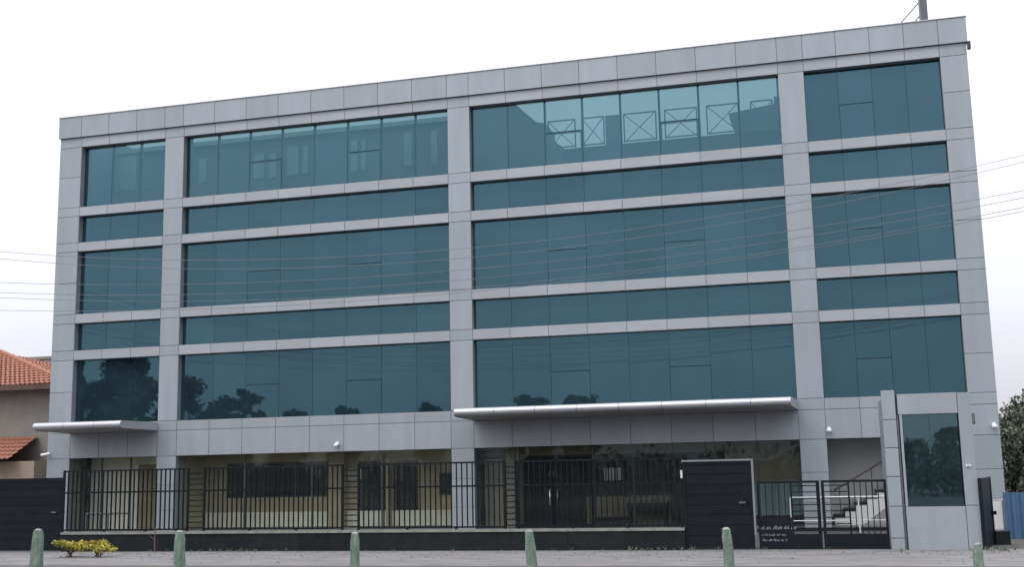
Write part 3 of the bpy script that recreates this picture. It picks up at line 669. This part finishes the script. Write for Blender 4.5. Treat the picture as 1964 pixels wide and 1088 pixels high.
PL = ['leftmost green stone post, beside the yellow shrub', 'green stone post in front of the left ladder infill', 'green stone post in front of the middle ladder infill',
      'leaning green stone post in front of the entrance doors', 'green stone post in front of the tall solid gate', 'short green stone stub in front of the guard cabin']
for i, (x, y, h, w, ln) in enumerate(((-5.08, -13.5, 0.85, 0.215, 0.02), (-1.35, -14.33, 0.84, 0.185, -0.02), (2.46, -15.09, 0.83, 0.145, 0.0), (5.62, -15.14, 0.845, 0.165, -0.06), (8.78, -15.07, 0.86, 0.165, -0.03), (12.45, -15.0, 0.60, 0.15, 0.0))):
    stone_post(x, y, h, w, ln, i + 3, PL[i])
# ------------------------------------------------------------------ vegetation
def leaf_cloud(mb, c, rad, n, size, r, flat=1.0):
    for _ in range(n):
        while True:
            p = Vector((r.uniform(-1, 1), r.uniform(-1, 1), r.uniform(-1, 1)))
            if 0.25 < p.length <= 1: break
        p = p * (0.55 + 0.45 * r.random())
        pos = Vector((c[0] + p.x * rad[0], c[1] + p.y * rad[1], c[2] + p.z * rad[2]))
        d = Vector((r.gauss(0, 1), r.gauss(0, 1), r.gauss(0, 1) * flat)).normalized(); u = d.cross(Vector((r.gauss(0, 1), r.gauss(0, 1), r.gauss(0, 1)))).normalized(); v = d.cross(u)
        s = size * r.uniform(0.6, 1.3)
        mb.add([pos - u * s, pos + v * s * 0.42 + d * s * 0.1, pos + u * s, pos - v * s * 0.42 + d * s * 0.1], [(0, 1, 2, 3)])
def tree(x, y, h, w, seed, label, leaf='leaf', n=2600, size=0.17, trunk_f=0.3, group='trees across the road', name='broadleaf_tree', narrow=False):
    r = random.Random(seed); t = tag(empty(name, (x, y, 0)), label, 'tree', group)
    tr = MB(); cr = MB(); th = h * trunk_f
    top = Vector((x + r.uniform(-.3, .3), y + r.uniform(-.3, .3), h * (0.9 if narrow else 0.62)))
    tr.tube([(x, y, -0.1), (x + r.uniform(-.1, .1), y, th * 0.6), (x + r.uniform(-.15, .15), y, th), top], [h * 0.028, h * 0.022, h * 0.018, h * 0.006], 8)
    cl = []
    nb = 15 if not narrow else 10
    for k in range(nb):
        if narrow:
            f = k / (nb - 1); z = th + (h - th) * f * 0.95; a = r.uniform(0, 6.28); R = w * 0.5 * (1 - f * 0.8) * 0.4
            c = Vector((x + math.cos(a) * R, y + math.sin(a) * R, z)); rad = (w * 0.35 * (1 - f * 0.7), w * 0.35 * (1 - f * 0.7), h * 0.10)
        else:
            a = k * 2.4 + r.uniform(-.4, .4); f = (k + 0.5) / nb; zf = 0.12 + 0.88 * f
            prof = math.sin(math.pi * min(1, 0.18 + zf * 0.78)) ** 0.7
            R = w * 0.5 * prof * r.uniform(0.35, 0.85)
            rr = w * 0.5 * r.uniform(0.36, 0.56); z = min(th + (h - th) * zf, h - rr * 0.6)
            c = Vector((x + math.cos(a) * R, y + math.sin(a) * R, z)); rad = (rr, rr, rr * 0.75)
        cl.append((c, rad))
        b = Vector((x, y, th + (c.z - th) * 0.3)); mid = b.lerp(c, 0.5) + Vector((0, 0, -0.1))
        tr.tube([b, mid, c], [h * 0.009, h * 0.006, h * 0.002], 5)
    for c, rad in cl: leaf_cloud(cr, c, rad, n // nb, size, r)
    tr.build('trunk', 'bark', t); cr.build('crown', leaf, t)
    return t
# right edge, behind the blue wall
tree(18.5, 14.0, 4.35, 5.2, 21, 'grey-green leafy tree behind the blue wall at the right edge', 'leaf_grey', 26000, 0.10, 0.04, 'trees behind the blue wall')
tree(17.9, 9.5, 2.2, 2.6, 23, 'low bushy tree just behind the blue wall', 'leaf_grey', 7000, 0.09, 0.03, 'trees behind the blue wall')
tree(21.8, 12.0, 4.6, 4.2, 22, 'grey-green tree just beyond the right edge tree', 'leaf_grey', 5000, 0.12, 0.05, 'trees behind the blue wall')
# across the road, seen mirrored in the glass
RT = [(-42.0, 11.4, 7.0, 31, 'large dark tree mirrored in the lowest left bay glass', 9000, False),
      (-46.6, 11.6, 2.6, 32, 'narrow tall tree mirrored at the left edge of the lowest left bay', 1800, True),
      (-36.4, 9.4, 4.6, 33, 'rounded tree mirrored at the left end of the second bay', 2600, False),
      (-33.3, 7.6, 3.6, 34, 'small tree mirrored beside the rounded one in the second bay', 1600, False),
      (-31.6, 8.2, 2.8, 35, 'slim taller tree mirrored in the second bay', 1300, False),
      (-28.0, 6.5, 3.2, 36, 'low tree mirrored under the third pane of the second bay', 1300, False),
      (-23.6, 6.7, 2.8, 37, 'low tree mirrored under the fifth pane of the second bay', 1300, False),
      (-17.0, 6.7, 2.6, 38, 'low tree mirrored near the centre pier', 1200, False),
      (-9.6, 7.0, 3.6, 39, 'low tree mirrored just above the long canopy, left one', 1300, False),
      (-6.2, 6.9, 3.4, 40, 'low tree mirrored just above the long canopy, right one', 1300, False),
      ]
for x, h, w, sd_, lb, n, nar in RT: tree(x, -44.6, h, w, sd_, lb, 'leaf', int(n * 2.2), 0.24, 0.10, 'trees across the road mirrored in the glass', narrow=nar)
tree(15.2, -54.6, 3.2, 2.6, 51, 'left bushy tree mirrored in the guard cabin window', 'leaf', 3600, 0.12, 0.05, 'trees mirrored in the guard cabin window')
tree(17.3, -54.6, 3.9, 2.6, 52, 'right bushy tree mirrored in the guard cabin window', 'leaf', 3600, 0.12, 0.05, 'trees mirrored in the guard cabin window')
hg = MB(); r = random.Random(77)
for k in range(44):
    leaf_cloud(hg, (-52 + k * 2.0 + r.uniform(-.5, .5), -47.5 + r.uniform(-.8, .8), 1.2), (1.8, 1.0, r.uniform(2.2, 3.4) * (1.45 if k < 10 else 1.0)), 240, 0.28, r)
hg = hg.build('far_thicket', 'leaf'); hg['kind'] = 'stuff'; hg['label'] = 'dark thicket across the road mirrored in the ground floor glass'; hg['category'] = 'thicket'

gr = MB(); r = random.Random(91)
for k in range(900):
    x = r.uniform(-9, 14); y = -7.45 - abs(r.gauss(0, 1.3)); q = r.uniform(0.012, 0.035) * (1.7 if r.random() < 0.06 else 1)
    if y < -12: continue
    v = [(x + q * math.cos(a) * r.uniform(.7, 1.2), y + q * math.sin(a) * r.uniform(.7, 1.2), 0.004) for a in (0, 1.3, 2.5, 3.8, 5.0)] + [(x, y, q * 0.9)]
    gr.add(v, [(0, 1, 5), (1, 2, 5), (2, 3, 5), (3, 4, 5), (4, 0, 5)])
gr = gr.build('gravel', 'gravel'); gr['kind'] = 'stuff'; gr['label'] = 'loose grit scattered over the pale pavement'; gr['category'] = 'gravel'
wd = MB(); r = random.Random(92)
for k in range(70):
    x = r.choice((r.uniform(-9, 13), r.gauss(-4, 0.7), r.gauss(6.5, 0.5), r.gauss(13.5, 0.4))); y = -7.45 - abs(r.gauss(0, 0.12)) if x < 11.5 else -7.6 - abs(r.gauss(0, 0.2)); h = r.uniform(0.04, 0.14)
    for j in range(7):
        a = r.uniform(0, 6.28); l_ = r.uniform(0.4, 0.9) * h
        wd.add([(x - 0.006, y, 0.0), (x + 0.006, y, 0.0), (x + math.cos(a) * l_, y + math.sin(a) * l_, h * r.uniform(0.6, 1.1))], [(0, 1, 2)])
wd = wd.build('weeds', 'leaf_grey'); wd['kind'] = 'stuff'; wd['label'] = 'sparse dry weeds along the foot of the black wall'; wd['category'] = 'weeds'

def shrub(x, y, h, w, seed, label, leaf, n, size):
    r = random.Random(seed); t = tag(empty('leafy_shrub', (x, y, 0)), label, 'shrub')
    st = MB(); cr = MB()
    for k in range(9):
        a = r.uniform(0, 6.28); e_ = Vector((x + math.cos(a) * w * 0.42 * r.random(), y + math.sin(a) * 0.3 * r.random(), h * r.uniform(0.55, 1.0)))
        st.tube([(x + r.uniform(-.1, .1), y, 0), (x + (e_.x - x) * 0.5, (y + e_.y) / 2, e_.z * 0.6), e_], [0.012, 0.009, 0.004], 5)
        leaf_cloud(cr, e_ - Vector((0, 0, 0.06)), (w * 0.16, 0.14, h * 0.22), n // 9, size, r)
    st.build('stem', 'wood', t); cr.build('foliage', leaf, t)
shrub(-7.35, -9.3, 0.42, 1.25, 4, 'yellow-green leafy shrub at the foot of the wall, bottom left', 'leaf_yellow', 950, 0.05)
shrub(-6.55, -9.3, 0.40, 1.05, 6, 'right half of the yellow-green shrubs at the foot of the wall', 'leaf_yellow', 750, 0.05)
t = tag(empty('dry_stake', (-6.05, -7.75, 0)), 'thin dry brown stake leaning at the wall', 'stake')
MB().tube([(-6.0, -7.75, 0), (-6.03, -7.72, 0.3), (-6.02, -7.70, 0.62)], [0.018, 0.014, 0.008], 6).build('stem', 'wood', t)
MB().tube([(-6.03, -7.72, 0.3), (-6.17, -7.74, 0.42)], [0.01, 0.005], 5).build('twig', 'wood', t)

# ------------------------------------------------------------------ neighbours on the left
Hn = tag(empty('tiled_house', (-24, 6, 0)), 'beige house with an orange tiled roof at the left edge', 'house')
MB().box(-34, -18.3, 4.6, 11.5, 0, 5.35).build('wall', 'beige', Hn)
# hipped roof with ribbed tile courses
def tiled(name, a, b, c, d, rows, parent):
    """quad a-b eave, d-c ridge; stepped tile courses with a ribbed profile"""
    a, b, c, d = map(Vector, (a, b, c, d)); m_ = MB(); nrm = (b - a).cross(d - a).normalized()
    for k in range(rows):
        f0, f1 = k / rows, min(1.0, (k + 1.08) / rows)
        p0, p1, q0, q1 = a.lerp(d, f0), b.lerp(c, f0), a.lerp(d, f1), b.lerp(c, f1)
        n = max(4, int((p1 - p0).length / 0.22)); v = []
        for i in range(n * 2 + 1):
            w = i / (n * 2); o = nrm * (0.045 if i % 2 else 0.0)
            v += [p0.lerp(p1, w) + o + nrm * 0.05, q0.lerp(q1, w) + o, p0.lerp(p1, w) + o + nrm * 0.01]
        f = []
        for i in range(n * 2):
            j = i * 3; f += [(j, j + 3, j + 4, j + 1), (j + 2, j + 5, j + 3, j)]
        m_.add(v, f)
    return m_.build(name, 'tile', parent)
ex0, ex1, ey0, ey1, ez, rz = -34.6, -17.2, 3.9, 12.2, 5.45, 7.25
rf = tiled('roof', (ex0, ey0, ez), (ex1, ey0, ez), (-23.6, 8.05, rz), (-30.4, 8.05, rz), 14, Hn)
tiled('roof_hip', (ex1, ey0, ez), (ex1, ey1, ez), (-23.6, 8.05, rz), (-23.6, 8.05, rz), 14, Hn)
tiled('roof_hip', (ex0, ey1, ez), (ex0, ey0, ez), (-30.4, 8.05, rz), (-30.4, 8.05, rz), 14, Hn)
tiled('roof', (ex1, ey1, ez), (ex0, ey1, ez), (-30.4, 8.05, rz), (-23.6, 8.05, rz), 14, Hn)
MB().tube([(ex1, ey0, ez + 0.06), (-23.6, 8.05, rz + 0.08)], 0.1, 8).build('hip_cap', 'tile', Hn)
MB().box(ex0, ex1, ey0 - 0.02, ey0 + 0.04, ez - 0.18, ez + 0.01).build('fascia_board', 'wood', Hn)
MB().box(ex0 + .05, ex1 - .05, ey0 + 0.05, 4.59, ez - 0.09, ez - 0.05).build('soffit', 'beige', Hn)
win = MB().box(-24.6, -23.2, 4.54, 4.62, 2.6, 4.0).build('window', 'white', Hn)
MB().box(-24.5, -23.3, 4.52, 4.545, 2.7, 3.9).build('pane', 'lens', win)
tiled('porch_roof', (-26.5, 2.2, 2.60), (-18.35, 2.2, 2.60), (-18.9, 4.55, 3.5), (-26.5, 4.55, 3.5), 6, Hn)
MB().box(-26.5, -17.75, 2.9, 4.58, 0, 2.55).build('porch_wall', 'tan', Hn)
Hb = tag(empty('plain_block', (-24, 16, 0)), 'plain off-white flat-roofed block behind the tiled house', 'building')
MB().box(-33.0, -17.5, 13.5, 20, 0, 7.55).build('wall', 'offwhite', Hb)
MB().box(-33.1, -17.4, 13.4, 20.1, 7.552, 7.68).build('parapet', 'beige', Hb)
MB().box(-24.75, -24.5, 13.44, 13.51, 6.7, 7.1).build('vent', 'lens', Hb)
# pale wall added behind the building so the hall's rear windows look bright
t = tag(empty('added_rear_wall', (4, 14, 0)), 'pale wall added behind the building to make the hall windows look bright', 'wall')
MB().box(-10, 12.5, 12.6, 12.8, 0, 2.6).build('wall', 'camwhite', t); MB().box(-10.05, 12.55, 12.55, 12.85, 2.602, 2.7).build('coping', 'white', t)

# ------------------------------------------------------------------ overhead cables
WL = [(7.37, 7.74, 0.85), (7.20, 7.63, 0.90), (6.66, 7.09, 0.60), (6.42, 6.97, 0.62), (6.30, 6.80, 0.65), (6.02, 6.74, 0.55)]
WN = ['topmost', 'second highest', 'third highest', 'fourth highest', 'fifth highest', 'lowest']
for i, (za, zb, sag) in enumerate(WL):
    x0, x1 = -8.4, 14.3; y = -10 + i * 0.12; pts = []
    for k in range(61):
        x = -26 + 56 * k / 60; f = (x - x0) / (x1 - x0)
        pts.append((x, y, za + (zb - za) * f - 4 * sag * f * (1 - f)))
    o = MB().tube(pts, 0.0052, 5).build('overhead_cable', 'wire')
    tag(o, f'{WN[i]} thin overhead cable crossing in front of the facade', 'cable', 'overhead cables')
